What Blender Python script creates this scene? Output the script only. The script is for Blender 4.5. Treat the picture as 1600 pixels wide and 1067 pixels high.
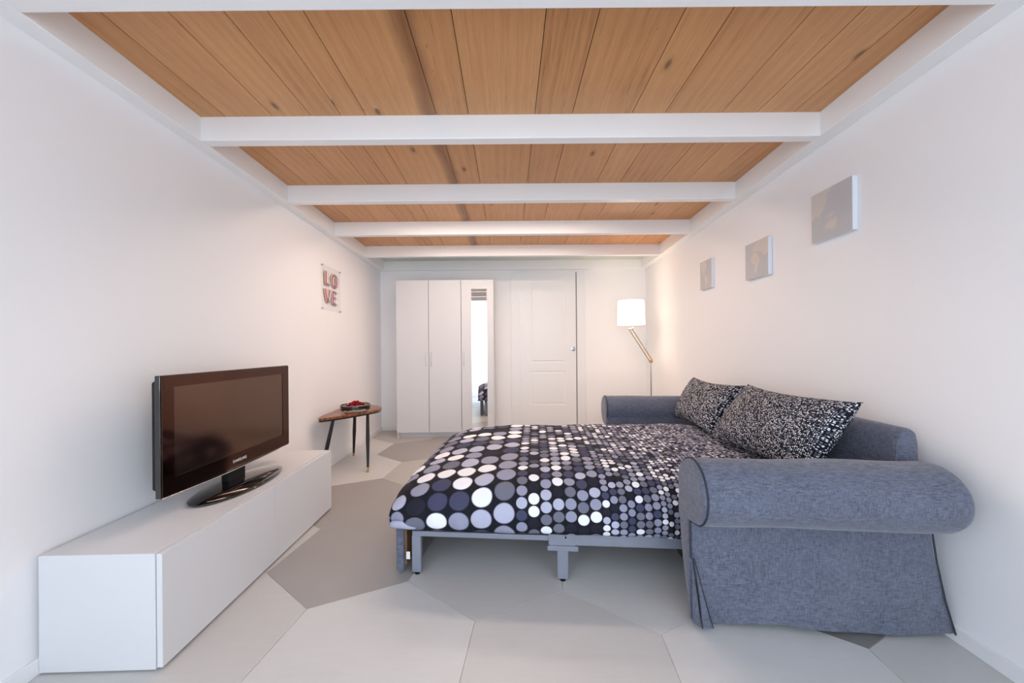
import bpy, bmesh, math, random
from mathutils import Vector, Matrix, noise
PI = math.pi
random.seed(7)
SC = bpy.context.scene
for o in list(bpy.data.objects): bpy.data.objects.remove(o)
COL = SC.collection

# ---------------------------------------------------------------- camera
cam_d = bpy.data.cameras.new('camera'); cam = bpy.data.objects.new('camera', cam_d); COL.objects.link(cam)
cam.location = (0, 0, 1.08)
cam.rotation_euler = (PI/2, 0.0082, 0)
cam_d.sensor_width = 36; cam_d.lens = 549.6/1600*36
cam_d.shift_x = (800-794.8)/1600; cam_d.shift_y = (541.9-533.5)/1600
cam_d.clip_start = 0.02
SC.camera = cam

# ---------------------------------------------------------------- colour management
vs = SC.view_settings
vs.view_transform = 'Standard'; vs.look = 'None'; vs.gamma = 1; vs.use_curve_mapping = False
vs.exposure = 0.0
SC.cycles.max_bounces = 14; SC.cycles.diffuse_bounces = 9; SC.cycles.glossy_bounces = 5
SC.cycles.use_denoising = True
SC.cycles.sample_clamp_indirect = 6

# ---------------------------------------------------------------- daylight and lamps
W = bpy.data.worlds.new('world'); SC.world = W; W.use_nodes = True
W.node_tree.nodes['Background'].inputs[0].default_value = (0.75, 0.87, 1.0, 1)
W.node_tree.nodes['Background'].inputs[1].default_value = 4.1

def area(name, loc, rot, sx, sy, power, color):
    d = bpy.data.lights.new(name, 'AREA'); d.shape = 'RECTANGLE'; d.size = sx; d.size_y = sy
    d.energy = power; d.color = color
    o = bpy.data.objects.new(name, d); COL.objects.link(o); o.location = loc; o.rotation_euler = rot
    return o
# sky through the glazed door behind the camera; both side lights are added fill
area('side_fill', (-1.95, -1.15, 1.5), (0, -PI/2, 0), 1.9, 1.5, 13, (0.80, 0.90, 1.0))
area('side_fill', (1.90, -1.15, 1.5), (0, PI/2, 0), 1.9, 1.5, 10, (0.80, 0.90, 1.0))
def point(name, loc, power, color, r=0.05):
    d = bpy.data.lights.new(name, 'POINT'); d.energy = power; d.color = color; d.shadow_soft_size = r
    o = bpy.data.objects.new(name, d); COL.objects.link(o); o.location = loc
    return o
WARM = (1.0, 0.70, 0.46)
# added warm fill lights without fixtures, hidden behind the loft beams
SOFT = (1.0, 0.81, 0.69)
area('warm_fill', (-0.1, 3.42, 2.19), (0, 0, 0), 1.8, 0.10, 14, SOFT)
area('warm_fill', (-0.1, 2.70, 2.20), (0, 0, 0), 1.8, 0.10, 18, SOFT)
point('floor_lamp_light', (1.394, 4.0, 1.46), 8, WARM, 0.05)

# ---------------------------------------------------------------- material helpers
def srgb(r, g, b):
    f = lambda c: (c/255/12.92) if c/255 <= 0.04045 else ((c/255+0.055)/1.055)**2.4
    return (f(r), f(g), f(b), 1)
class NT:
    def __init__(s, m): s.t = m.node_tree; s.n = s.t.nodes; s.l = s.t.links; s.b = s.n['Principled BSDF']
    def node(s, typ, **k):
        n = s.n.new(typ)
        for a, v in k.items(): setattr(n, a, v)
        return n
    def link(s, a, b): s.l.new(a, b)
    def math(s, op, a, b=None, c=None):
        n = s.n.new('ShaderNodeMath'); n.operation = op
        for i, v in enumerate((a, b, c)):
            if v is None: continue
            if isinstance(v, (int, float)): n.inputs[i].default_value = v
            else: s.link(v, n.inputs[i])
        return n.outputs[0]
    def mix(s, fac, a, b, blend='MIX'):
        n = s.n.new('ShaderNodeMix'); n.data_type = 'RGBA'; n.blend_type = blend
        for i, v in ((0, fac), (6, a), (7, b)):
            if isinstance(v, (int, float)): n.inputs[i].default_value = v
            elif isinstance(v, tuple): n.inputs[i].default_value = v
            else: s.link(v, n.inputs[i])
        return n.outputs[2]
    def ramp(s, fac, stops, interp='LINEAR'):
        n = s.n.new('ShaderNodeValToRGB'); n.color_ramp.interpolation = interp
        e = n.color_ramp.elements
        while len(e) < len(stops): e.new(0.5)
        for el, (p, c) in zip(e, stops): el.position = p; el.color = c
        s.link(fac, n.inputs[0]); return n.outputs[0]
    def noise(s, vec, scale, detail=3, rough=.5, dist=0):
        n = s.n.new('ShaderNodeTexNoise'); n.inputs['Scale'].default_value = scale; n.inputs['Detail'].default_value = detail
        n.inputs['Roughness'].default_value = rough; n.inputs['Distortion'].default_value = dist
        if vec is not None: s.link(vec, n.inputs['Vector'])
        return n.outputs['Fac']
    def mapping(s, vec, scale=(1,1,1), loc=(0,0,0), rot=(0,0,0)):
        n = s.n.new('ShaderNodeMapping'); n.inputs['Scale'].default_value = scale; n.inputs['Location'].default_value = loc
        n.inputs['Rotation'].default_value = rot; s.link(vec, n.inputs['Vector']); return n.outputs[0]
    def coord(s, k='Object'): return s.n.new('ShaderNodeTexCoord').outputs[k]
    def bump(s, h, strength=.3, dist=.002):
        n = s.n.new('ShaderNodeBump'); n.inputs['Strength'].default_value = strength; n.inputs['Distance'].default_value = dist
        s.link(h, n.inputs['Height']); s.link(n.outputs[0], s.b.inputs['Normal'])
def mat(name, col, rough=.5, metal=0., coat=0., spec=None):
    m = bpy.data.materials.new(name); m.use_nodes = True
    b = m.node_tree.nodes['Principled BSDF']
    b.inputs['Base Color'].default_value = col; b.inputs['Roughness'].default_value = rough; b.inputs['Metallic'].default_value = metal
    b.inputs['Coat Weight'].default_value = coat
    if spec is not None: b.inputs['Specular IOR Level'].default_value = spec
    return m
def mottled(name, c1, c2, scale, rough, bump=0, bscale=200, spec=None, stretch=(1,1,1)):
    m = mat(name, c1, rough, spec=spec); t = NT(m); co = t.mapping(t.coord(), stretch)
    f = t.noise(co, scale, 4)
    t.link(t.mix(f, c1, c2), t.b.inputs['Base Color'])
    if bump: t.bump(t.noise(co, bscale, 2), bump, .001)
    return m

M = {}
M['wall'] = mottled('wall_paint', srgb(241,240,241), srgb(237,236,237), 1.5, .75, .15, 120, spec=.3)
M['trim'] = mottled('white_lacquer', srgb(236,236,236), srgb(230,230,231), 2, .35, 0)
M['steel'] = mottled('white_painted_steel', srgb(242,242,242), srgb(238,238,238), 3, .32, 0)
M['cabinet'] = mottled('white_foil', srgb(217,217,219), srgb(213,213,215), 2, .42)
M['pale_board'] = mottled('pale_green_board', srgb(196,206,200), srgb(205,212,206), 3, .5)
M['black_wood'] = mottled('black_stained_wood', srgb(18,17,18), srgb(28,26,26), 20, .4, 0)
M['brass'] = mat('brass', srgb(205,160,95), .25, 1)
M['chrome'] = mat('chrome', srgb(200,200,200), .15, 1)
M['dark_slot'] = mat('shadow_gap_grey', srgb(110,110,112), .6)
M['bed_metal'] = mottled('grey_powder_coat', srgb(140,145,158), srgb(130,134,147), 30, .4, .1, 400)
M['bed_metal'].node_tree.nodes['Principled BSDF'].inputs['Metallic'].default_value = .2
M['black_plastic'] = mat('black_plastic', srgb(12,12,13), .45, spec=.25)
M['mirror'] = mat('mirror_glass', (.92,.94,.94,1), .01, 1)
M['blind'] = mottled('ply', srgb(196,150,110), srgb(180,135,95), 4, .5)
M['slat_wood'] = mottled('brown_slats', srgb(96,62,40), srgb(70,44,28), 12, .6)
M['board_back'] = mottled('raw_board', srgb(122,88,58), srgb(100,70,45), 12, .7)
M['mattress'] = mottled('dark_mattress', srgb(60,50,48), srgb(48,42,42), 12, .8)
M['lining'] = mottled('pale_lilac_lining', srgb(178,180,202), srgb(165,167,190), 20, .8)
M['tag'] = mat('paper_tag', srgb(235,232,230), .7)
M['red_print'] = mat('red_print', srgb(170,60,50), .7)
M['lens_white'] = mat('letters_white', srgb(225,225,228), .4)

def fabric(name, c1, c2, scale=900):
    m = mat(name, c1, .92, spec=.2); t = NT(m); co = t.coord('Object')
    a = t.noise(t.mapping(co, (1, 1, .12)), scale*.4, 2); b = t.noise(t.mapping(co, (.12, .12, 1)), scale*.4, 2)
    f = t.math('ADD', t.math('MULTIPLY', a, .5), t.math('MULTIPLY', b, .5))
    f2 = t.noise(co, 6, 3)
    f = t.math('ADD', f, t.math('MULTIPLY', t.math('SUBTRACT', f2, .5), .12))
    t.link(t.ramp(f, [(.33, c1), (.66, c2)]), t.b.inputs['Base Color'])
    t.b.inputs['Sheen Weight'].default_value = .25
    t.bump(f, .25, .001)
    return m
M['sofa'] = fabric('slate_grey_woven_cover', srgb(68,72,86), srgb(114,119,136))
M['piping_and_fold_shade'] = mottled('dark_piping_and_fold_shade', srgb(40,43,54), srgb(52,56,66), 30, .8)

# TV finishes
m = mat('tv_gloss_black', srgb(12,11,12), .06, 0, coat=1); M['tv_gloss'] = m
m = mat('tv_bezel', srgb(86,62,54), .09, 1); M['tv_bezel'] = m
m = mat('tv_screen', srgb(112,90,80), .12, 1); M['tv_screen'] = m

def glass(name, col, rough=.02):
    m = mat(name, col, rough); b = m.node_tree.nodes['Principled BSDF']
    b.inputs['Transmission Weight'].default_value = 1; b.inputs['IOR'].default_value = 1.45
    return m
M['glass'] = glass('clear_glass', (1,1,1,1))
m = bpy.data.materials.new('acrylic_sheet'); m.use_nodes = True; t = NT(m)
tr = t.node('ShaderNodeBsdfTransparent'); gl = t.node('ShaderNodeBsdfGlossy'); gl.inputs['Roughness'].default_value = .03
mx = t.node('ShaderNodeMixShader'); mx.inputs[0].default_value = .07
t.link(tr.outputs[0], mx.inputs[1]); t.link(gl.outputs[0], mx.inputs[2]); t.link(mx.outputs[0], t.n['Material Output'].inputs['Surface'])
M['acrylic'] = m
# lamp shade: translucent paper
m = bpy.data.materials.new('lamp_shade_paper'); m.use_nodes = True; t = NT(m)
df = t.node('ShaderNodeBsdfDiffuse'); df.inputs[0].default_value = (.9,.88,.84,1)
tl = t.node('ShaderNodeBsdfTranslucent'); tl.inputs[0].default_value = (.95,.92,.88,1)
mx = t.node('ShaderNodeMixShader'); mx.inputs[0].default_value = .3
t.link(df.outputs[0], mx.inputs[1]); t.link(tl.outputs[0], mx.inputs[2])
em = t.node('ShaderNodeEmission'); em.inputs[0].default_value = (1,.95,.88,1); em.inputs[1].default_value = .9
ad = t.node('ShaderNodeAddShader'); t.link(mx.outputs[0], ad.inputs[0]); t.link(em.outputs[0], ad.inputs[1])
t.link(ad.outputs[0], t.n['Material Output'].inputs['Surface']); M['shade'] = m
m = mat('bulb_glow', (1,1,1,1)); m.node_tree.nodes['Principled BSDF'].inputs['Emission Color'].default_value = (1,.85,.65,1)
m.node_tree.nodes['Principled BSDF'].inputs['Emission Strength'].default_value = 6; M['bulb'] = m

# wood planks
def wood_mat():
    m = mat('larch_planks', srgb(190,135,85), .42); t = NT(m); co = t.coord('Object')
    at = t.node('ShaderNodeAttribute'); at.attribute_name = 'plank'; pv = at.outputs['Fac']
    cmb = t.node('ShaderNodeCombineXYZ'); t.link(t.math('MULTIPLY', pv, 37.0), cmb.inputs[1]); t.link(t.math('MULTIPLY', pv, 13.0), cmb.inputs[2])
    va = t.node('ShaderNodeVectorMath', operation='ADD'); t.link(co, va.inputs[0]); t.link(cmb.outputs[0], va.inputs[1]); v = va.outputs[0]
    warp = t.noise(t.mapping(v, (1.6, .5, 1)), 2.2, 2)
    grain = t.noise(t.mapping(v, (34, 1.1, 1)), 3.2, 7, .68, .5)
    fine = t.noise(t.mapping(v, (110, 5, 1)), 3.0, 3, .6)
    wv = t.node('ShaderNodeTexWave', wave_type='BANDS', bands_direction='X'); t.link(t.mapping(v, (9, .45, 1)), wv.inputs['Vector'])
    wv.inputs['Scale'].default_value = .7; wv.inputs['Distortion'].default_value = 9; wv.inputs['Detail'].default_value = 3; wv.inputs['Detail Scale'].default_value = .8
    f = t.math('ADD', t.math('MULTIPLY', grain, .6), t.math('MULTIPLY', wv.outputs['Fac'], .07))
    f = t.math('ADD', f, t.math('MULTIPLY', fine, .26)); f = t.math('ADD', f, t.math('MULTIPLY', t.math('SUBTRACT', warp, .5), .35))
    f = t.math('ADD', f, t.math('MULTIPLY', t.math('SUBTRACT', pv, .5), .14))
    c = t.ramp(f, [(.12, srgb(146,92,54)), (.36, srgb(197,142,92)), (.58, srgb(211,157,105)), (.88, srgb(228,178,127))])
    # knots
    vo = t.node('ShaderNodeTexVoronoi', voronoi_dimensions='2D'); t.link(t.mapping(v, (1.0, .42, 1)), vo.inputs['Vector']); vo.inputs['Scale'].default_value = 4.0; vo.inputs['Randomness'].default_value = 1
    kn = t.ramp(vo.outputs['Distance'], [(0, (1,1,1,1)), (.03, (.8,.8,.8,1)), (.055, (.2,.2,.2,1)), (.10, (0,0,0,1))])
    gate = t.math('GREATER_THAN', t.noise(v, 1.7, 0), .52)
    c = t.mix(t.math('MULTIPLY', t.math('MULTIPLY', kn, .8), gate), c, srgb(70,38,22))
    # dark heartwood streak and fine splits
    sx = t.node('ShaderNodeSeparateXYZ'); t.link(co, sx.inputs[0])
    wob = t.math('MULTIPLY', t.math('SUBTRACT', t.noise(t.mapping(co, (1, 1.4, 1)), 1.6, 3), .5), .10)
    d = t.math('ABSOLUTE', t.math('SUBTRACT', t.math('ADD', sx.outputs[0], wob), -.375))
    st = t.ramp(d, [(0, (.75,.75,.75,1)), (.028, (.5,.5,.5,1)), (.06, (0,0,0,1))])
    c = t.mix(t.math('MULTIPLY', st, t.math('ADD', .45, grain)), c, srgb(112,62,30))
    cr = t.noise(t.mapping(v, (30, .8, 1), (3, 1, 0)), 2.0, 2, .5, .6)
    crk = t.ramp(t.math('ABSOLUTE', t.math('SUBTRACT', cr, .63)), [(0, (1,1,1,1)), (.004, (0,0,0,1))])
    c = t.mix(t.math('MULTIPLY', crk, .75), c, srgb(90,52,30))
    t.link(c, t.b.inputs['Base Color']); t.bump(fine, .15, .001)
    return m
M['wood'] = wood_mat()
def table_wood():
    m = mat('walnut_veneer', srgb(120,75,50), .25); t = NT(m)
    g = t.noise(t.mapping(t.coord(), (16, 2, 1)), 4, 4, .6, .4)
    t.link(t.ramp(g, [(.3, srgb(96,54,34)), (.7, srgb(158,104,70))]), t.b.inputs['Base Color']); return m
M['walnut'] = table_wood()
def tile(name, c, k=8):
    c2 = tuple(max(0, x*.90) for x in c[:3])+(1,)
    m = mat(name, c, .38, spec=.45); t = NT(m); co = t.coord()
    a = t.noise(co, 1.6, 5, .6); b = t.noise(t.mapping(co, (3, 30, 1), rot=(0,0,.2)), 2.0, 3)
    f = t.math('ADD', t.math('MULTIPLY', a, .7), t.math('MULTIPLY', b, .3))
    t.link(t.ramp(f, [(.3, c2), (.65, c)]), t.b.inputs['Base Color'])
    t.link(t.math('ADD', t.math('MULTIPLY', b, .2), .32), t.b.inputs['Roughness'])
    return m
TILES = [tile('tile_white', srgb(206,205,204)), tile('tile_light', srgb(198,196,194)), tile('tile_mid', srgb(182,178,174)), tile('tile_grey', srgb(162,158,155)), tile('tile_dark', srgb(132,130,129)), mat('grout', srgb(212,208,202), .8)]

# dotted prints -------------------------------------------------------------
def dot_chain(t, u, v, bands, cols, bg):
    """bands: (start_u, pitch); rows of touching discs, size falling from band to band"""
    p = None; u0 = None
    for i, (s, pitch) in enumerate(bands):
        if i == 0: p = t.math('ADD', 0, pitch); u0 = t.math('ADD', 0, s); last = (s, pitch)
        else:
            g = t.math('GREATER_THAN', u, s)
            p = t.math('ADD', p, t.math('MULTIPLY', g, pitch-last[1])); u0 = t.math('ADD', u0, t.math('MULTIPLY', g, s-last[0])); last = (s, pitch)
    x = t.math('DIVIDE', t.math('SUBTRACT', u, u0), p); ix = t.math('FLOOR', x); fx = t.math('SUBTRACT', t.math('FRACT', x), .5)
    key = t.math('ADD', ix, t.math('MULTIPLY', u0, 171.3))
    wn = t.node('ShaderNodeTexWhiteNoise', noise_dimensions='1D'); t.link(key, wn.inputs['W'])
    y = t.math('ADD', t.math('DIVIDE', v, p), wn.outputs['Value']); iy = t.math('FLOOR', y); fy = t.math('SUBTRACT', t.math('FRACT', y), .5)
    cv = t.node('ShaderNodeCombineXYZ'); t.link(key, cv.inputs[0]); t.link(iy, cv.inputs[1])
    w2 = t.node('ShaderNodeTexWhiteNoise', noise_dimensions='2D'); t.link(cv.outputs[0], w2.inputs['Vector'])
    r = t.math('SQRT', t.math('ADD', t.math('MULTIPLY', fx, fx), t.math('MULTIPLY', fy, fy)))
    inside = t.math('LESS_THAN', r, .465)
    rim = t.math('LESS_THAN', r, .43)
    c = t.ramp(w2.outputs['Value'], cols, 'CONSTANT')
    edge = t.mix(rim, t.mix(.45, c, bg), c)
    return t.mix(inside, bg, edge)
def duvet_mat():
    m = mat('dotted_duvet_cotton', srgb(20,20,28), .78, spec=.25); t = NT(m)
    uv = t.node('ShaderNodeUVMap'); uv.uv_map = 'UVMap'; s = t.node('ShaderNodeSeparateXYZ'); t.link(uv.outputs[0], s.inputs[0])
    bg = srgb(20,20,30)
    cols = [(0, srgb(240,240,246)), (.17, srgb(150,151,172)), (.42, srgb(112,113,128)), (.60, srgb(68,70,96)), (.74, srgb(182,183,204)), (.88, srgb(32,32,44))]
    b = [(-.077, .105), (.763, .0555), (1.1515, .0365), (1.407, .026), (1.563, .019), (1.696, .0145), (1.841, .0115)]
    c = dot_chain(t, s.outputs[0], s.outputs[1], b, cols, bg)
    t.link(c, t.b.inputs['Base Color'])
    w = t.noise(t.mapping(uv.outputs[0], (1, 1, 1)), 9, 5, .6, 1.2); t.bump(w, .35, .012)
    return m
M['duvet'] = duvet_mat()
def pillow_mat():
    m = mat('speckled_pillow_cotton', srgb(24,24,34), .8, spec=.2); t = NT(m)
    uv = t.node('ShaderNodeUVMap'); uv.uv_map = 'UVMap'
    vo = t.node('ShaderNodeTexVoronoi', voronoi_dimensions='2D'); t.link(uv.outputs[0], vo.inputs['Vector']); vo.inputs['Scale'].default_value = 140; vo.inputs['Randomness'].default_value = .55
    ins = t.math('LESS_THAN', vo.outputs['Distance'], .36)
    s = t.node('ShaderNodeSeparateColor'); t.link(vo.outputs['Color'], s.inputs[0])
    c = t.ramp(s.outputs[0], [(0, srgb(235,235,240)), (.34, srgb(150,152,162)), (.62, srgb(92,94,106)), (.82, srgb(30,30,42))], 'CONSTANT')
    t.link(t.mix(ins, srgb(20,20,30), c), t.b.inputs['Base Color'])
    t.bump(t.noise(t.mapping(uv.outputs[0], (1,1,1)), 14, 4, .6, .8), .3, .01)
    return m
M['pillow'] = pillow_mat()

# ---------------------------------------------------------------- mesh helpers
def mk(name, bm, m, parent=None, smooth=False, bevel=0, seg=2, sub=0, autosm=None):
    me = bpy.data.meshes.new(name)
    bmesh.ops.recalc_face_normals(bm, faces=bm.faces); bm.to_mesh(me); bm.free()
    o = bpy.data.objects.new(name, me); COL.objects.link(o)
    if isinstance(m, (list, tuple)):
        for x in m: me.materials.append(x)
    elif m: me.materials.append(m)
    if parent: o.parent = parent
    if smooth:
        for p in me.polygons: p.use_smooth = True
        if autosm is not None: me.set_sharp_from_angle(angle=math.radians(autosm))
    if bevel:
        b = o.modifiers.new('bevel', 'BEVEL'); b.width = bevel; b.segments = seg; b.limit_method = 'ANGLE'; b.angle_limit = math.radians(40)
    if sub:
        s = o.modifiers.new('sub', 'SUBSURF'); s.levels = sub; s.render_levels = sub
    return o
def NB(): return bmesh.new()
def box(bm, x0, x1, y0, y1, z0, z1, mi=0):
    v = [bm.verts.new((x, y, z)) for z in (z0, z1) for y in (y0, y1) for x in (x0, x1)]
    for f in ((0,1,3,2),(4,6,7,5),(0,4,5,1),(2,3,7,6),(0,2,6,4),(1,5,7,3)):
        bm.faces.new([v[i] for i in f]).material_index = mi
    return v
def hexa(bm, pts, mi=0):
    """eight corners: bottom four then top four (ccw)"""
    v = [bm.verts.new(p) for p in pts]
    for f in ((0,3,2,1),(4,5,6,7),(0,1,5,4),(1,2,6,5),(2,3,7,6),(3,0,4,7)): bm.faces.new([v[i] for i in f]).material_index = mi
def tube(bm, pts, r, n=10, cap=True, radii=None):
    pts = [Vector(p) for p in pts]; rings = []
    prev = None
    for i, p in enumerate(pts):
        d = (pts[min(i+1, len(pts)-1)]-pts[max(i-1, 0)]).normalized()
        if prev is None:
            a = d.orthogonal().normalized()
        else:
            a = (prev - d*prev.dot(d)).normalized()
        prev = a; b = d.cross(a); rr = radii[i] if radii else r
        rings.append([bm.verts.new(p+(a*math.cos(2*PI*k/n)+b*math.sin(2*PI*k/n))*rr) for k in range(n)])
    for A, B in zip(rings, rings[1:]):
        for k in range(n): bm.faces.new((A[k], A[(k+1)%n], B[(k+1)%n], B[k]))
    if cap: bm.faces.new(rings[0][::-1]); bm.faces.new(rings[-1])
def lathe(bm, prof, c=(0,0,0), n=32, cap=True):
    rings = [[bm.verts.new((c[0]+r*math.cos(2*PI*k/n), c[1]+r*math.sin(2*PI*k/n), c[2]+z)) for k in range(n)] for r, z in prof]
    for A, B in zip(rings, rings[1:]):
        for k in range(n): bm.faces.new((A[k], A[(k+1)%n], B[(k+1)%n], B[k]))
    if cap: bm.faces.new(rings[0][::-1]); bm.faces.new(rings[-1])
def prism(bm, loop, off, mi=0):
    """extrude a 3d polygon by vector off"""
    a = [bm.verts.new(p) for p in loop]; b = [bm.verts.new(Vector(p)+Vector(off)) for p in loop]
    bm.faces.new(a[::-1]).material_index = mi; bm.faces.new(b).material_index = mi; n = len(a)
    for i in range(n): bm.faces.new((a[i], a[(i+1)%n], b[(i+1)%n], b[i])).material_index = mi
def empty(name, loc, rz=0):
    o = bpy.data.objects.new(name, None); COL.objects.link(o); o.location = loc; o.rotation_euler = (0,0,rz); o.empty_display_size = .1
    return o
def tag(o, label=None, cat=None, group=None, kind=None):
    if label: o['label'] = label
    if cat: o['category'] = cat
    if group: o['group'] = group
    if kind: o['kind'] = kind
    return o
def struct(o, label=None): o['kind'] = 'structure'; (label and o.__setitem__('label', label)); return o

# ---------------------------------------------------------------- the room
XL = lambda y: -(1.557+.0246*y)
XR = lambda y: 1.548+.055*y
YB, YF = 4.60, -2.30
HZ = 3.0                                   # the tall part of the room, on the camera's side of the loft
ZU = lambda y: 2.145-.014*y                # underside of the loft steelwork
ZW = lambda y: ZU(y)+.118                  # underside of the boards
def wall_plane(name, p0, p1, h, out, m=M['wall']):
    bm = NB(); t = Vector(out)*.12
    hexa(bm, [(p0[0],p0[1],-.02),(p1[0],p1[1],-.02),(p1[0]+t.x,p1[1]+t.y,-.02),(p0[0]+t.x,p0[1]+t.y,-.02),
              (p0[0],p0[1],h),(p1[0],p1[1],h),(p1[0]+t.x,p1[1]+t.y,h),(p0[0]+t.x,p0[1]+t.y,h)])
    return struct(mk(name, bm, m))
def side_wall(name, X, sg):
    bm = NB()
    def slab(y0, y1, z0, z1):
        t = .12*sg
        hexa(bm, [(X(y0),y0,z0),(X(y1),y1,z0),(X(y1)+t,y1,z0),(X(y0)+t,y0,z0),(X(y0),y0,z1),(X(y1),y1,z1),(X(y1)+t,y1,z1),(X(y0)+t,y0,z1)])
    slab(YF, -1.95, -.02, HZ); slab(-.35, YB, -.02, HZ); slab(-1.95, -.35, -.02, .50); slab(-1.95, -.35, 2.50, HZ)
    struct(mk(name, bm, M['wall']))
side_wall('wall_left', XL, -1); side_wall('wall_right', XR, 1)
def added_window(name, X, sg):
    bm = NB(); x0, x1 = sorted((X(-1.1)+sg*.04, X(-1.1)+sg*.09))
    box(bm, x0, x1, -1.95, -1.89, .5, 2.5); box(bm, x0, x1, -.41, -.35, .5, 2.5); box(bm, x0, x1, -1.89, -.41, .5, .56); box(bm, x0, x1, -1.89, -.41, 2.44, 2.5); box(bm, x0, x1, -1.18, -1.12, .56, 2.44)
    struct(mk(name, bm, M['trim']))
added_window('added_window_left', XL, -1); added_window('added_window_right', XR, 1)  # unseen side windows, added to let the fill light in
wall_plane('wall_back', (XL(YB)-.1,YB), (XR(YB)+.1,YB), HZ, (0,1,0))
# wall behind the camera with the opening of the glazed door
bm = NB(); wx0, wx1, wz1 = -1.35, 1.15, 2.40
box(bm, XL(YF)-.1, wx0, YF-.12, YF, -.02, HZ); box(bm, wx1, XR(YF)+.1, YF-.12, YF, -.02, HZ); box(bm, wx0, wx1, YF-.12, YF, wz1, HZ)
struct(mk('wall_front', bm, M['wall']))
wf = struct(mk('window_1', (lambda b: (box(b, wx0, wx0+.06, YF-.10, YF-.03, 0, wz1), box(b, wx1-.06, wx1, YF-.10, YF-.03, 0, wz1), box(b, wx0+.06, wx1-.06, YF-.10, YF-.03, wz1-.06, wz1), box(b, -.14, -.06, YF-.10, YF-.03, 0, wz1-.06), b)[-1])(NB()), M['trim']))
bm = NB(); box(bm, XL(YF)-.3, XR(YB)+.3, YF-.12, 1.0, HZ, HZ+.1); box(bm, XL(YF)-.3, XR(YB)+.3, 1.0, YB+.12, HZ, HZ+.1)
struct(mk('ceiling', bm, M['wall']))

# floor: large hexagonal porcelain tiles
S_, TH, OX, OY = .4082, -.1004, -.845, 1.4577
Rv = lambda a: Vector((math.cos(a), math.sin(a)))
U_ = Rv(TH+PI/6)*S_; D_ = Rv(TH-PI/6)*S_; V_ = Rv(TH+PI/2)*S_
A1 = U_+D_; A2 = U_+V_                       # lattice translations
# centre of the tile whose lower vertices are ... B is its lower-middle vertex
C0 = Vector((OX, OY))+V_
F_CX, F_CY, F_PX, F_PY = 549.6, 549.6, 794.8, 541.9
def floor_pt(px, py):
    c, s = math.cos(.0082), math.sin(.0082)
    u, v = px-F_PX, py-F_PY
    u, v = u*c - v*s, u*s + v*c
    y = 1.08*549.6/v
    return Vector((u/549.6*y, y))
# tile tone seen in the photograph, made lighter under the bed to offset its shade, at floor points: 0 white 1 light 2 mid 3 grey 4 dark
seen = [((550,880),3),((560,1010),0),((440,975),1),((750,890),1),((870,1010),1),((960,880),0),((1200,1030),0),((1330,998),4),((1470,1035),1),
        ((560,790),3),((545,730),0),((655,745),2),((648,700),3),((590,698),0),((615,683),2),((330,1050),1),((560,765),3)]
def axial(P):
    q = P-C0; det = A1.x*A2.y-A1.y*A2.x
    i = (q.x*A2.y-q.y*A2.x)/det; j = (A1.x*q.y-A1.y*q.x)/det
    best = None
    for a in (math.floor(i), math.floor(i)+1):
        for b in (math.floor(j), math.floor(j)+1):
            d = (C0+A1*a+A2*b-P).length
            if best is None or d < best[0]: best = (d, (a, b))
    return best[1]
tone = {}
for (p, k) in seen: tone.setdefault(axial(floor_pt(*p)), k)
bm = NB(); rnd = random.Random(11)
gv = [bm.verts.new(p) for p in ((-2.2,-2.5,-.004),(2.4,-2.5,-.004),(2.4,4.8,-.004),(-2.2,4.8,-.004))]
bm.faces.new(gv).material_index = 5
lo = [bm.verts.new(p) for p in ((-2.2,-2.5,-.08),(2.4,-2.5,-.08),(2.4,4.8,-.08),(-2.2,4.8,-.08))]
for i in range(4): bm.faces.new((gv[i], lo[i], lo[(i+1)%4], gv[(i+1)%4])).material_index = 5
bm.faces.new(lo[::-1]).material_index = 5
G = .9965
for a in range(-9, 10):
    for b in range(-9, 10):
        c = C0+A1*a+A2*b
        if not (-2.1 < c.x < 2.3 and -2.6 < c.y < 5.0): continue
        vs_ = [bm.verts.new(((c+Rv(TH+PI/2+k*PI/3)*S_*G).x, (c+Rv(TH+PI/2+k*PI/3)*S_*G).y, 0)) for k in range(6)]
        bv = [bm.verts.new((v.co.x, v.co.y, -.004)) for v in vs_]
        k = tone.get((a, b)); k = rnd.choice([0,1,1,2,3]) if k is None else k
        bm.faces.new(vs_).material_index = k
        for i in range(6): bm.faces.new((vs_[i], bv[i], bv[(i+1)%6], vs_[(i+1)%6])).material_index = 5
# the tiles are laid inside the walls only
fl = mk('floor', bm, TILES); struct(fl)

# baseboards
def baseboard(name, X, sgn, y0, y1):
    bm = NB(); t = .012*sgn
    hexa(bm, [(X(y0),y0,0),(X(y1),y1,0),(X(y1)-t,y1,0),(X(y0)-t,y0,0),(X(y0),y0,.055),(X(y1),y1,.055),(X(y1)-t,y1,.055),(X(y0)-t,y0,.055)])
    return struct(mk(name, bm, M['trim'], bevel=.002))
baseboard('baseboard_left', XL, -1, YF, YB-.012); baseboard('baseboard_right', XR, 1, YF, YB-.012)
bm = NB(); box(bm, XL(YB)+.002, -1.36, YB-.012, YB, 0, .055); box(bm, .985, XR(YB)-.002, YB-.012, YB, 0, .055)
struct(mk('baseboard_back', bm, M['trim'], bevel=.002))

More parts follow.
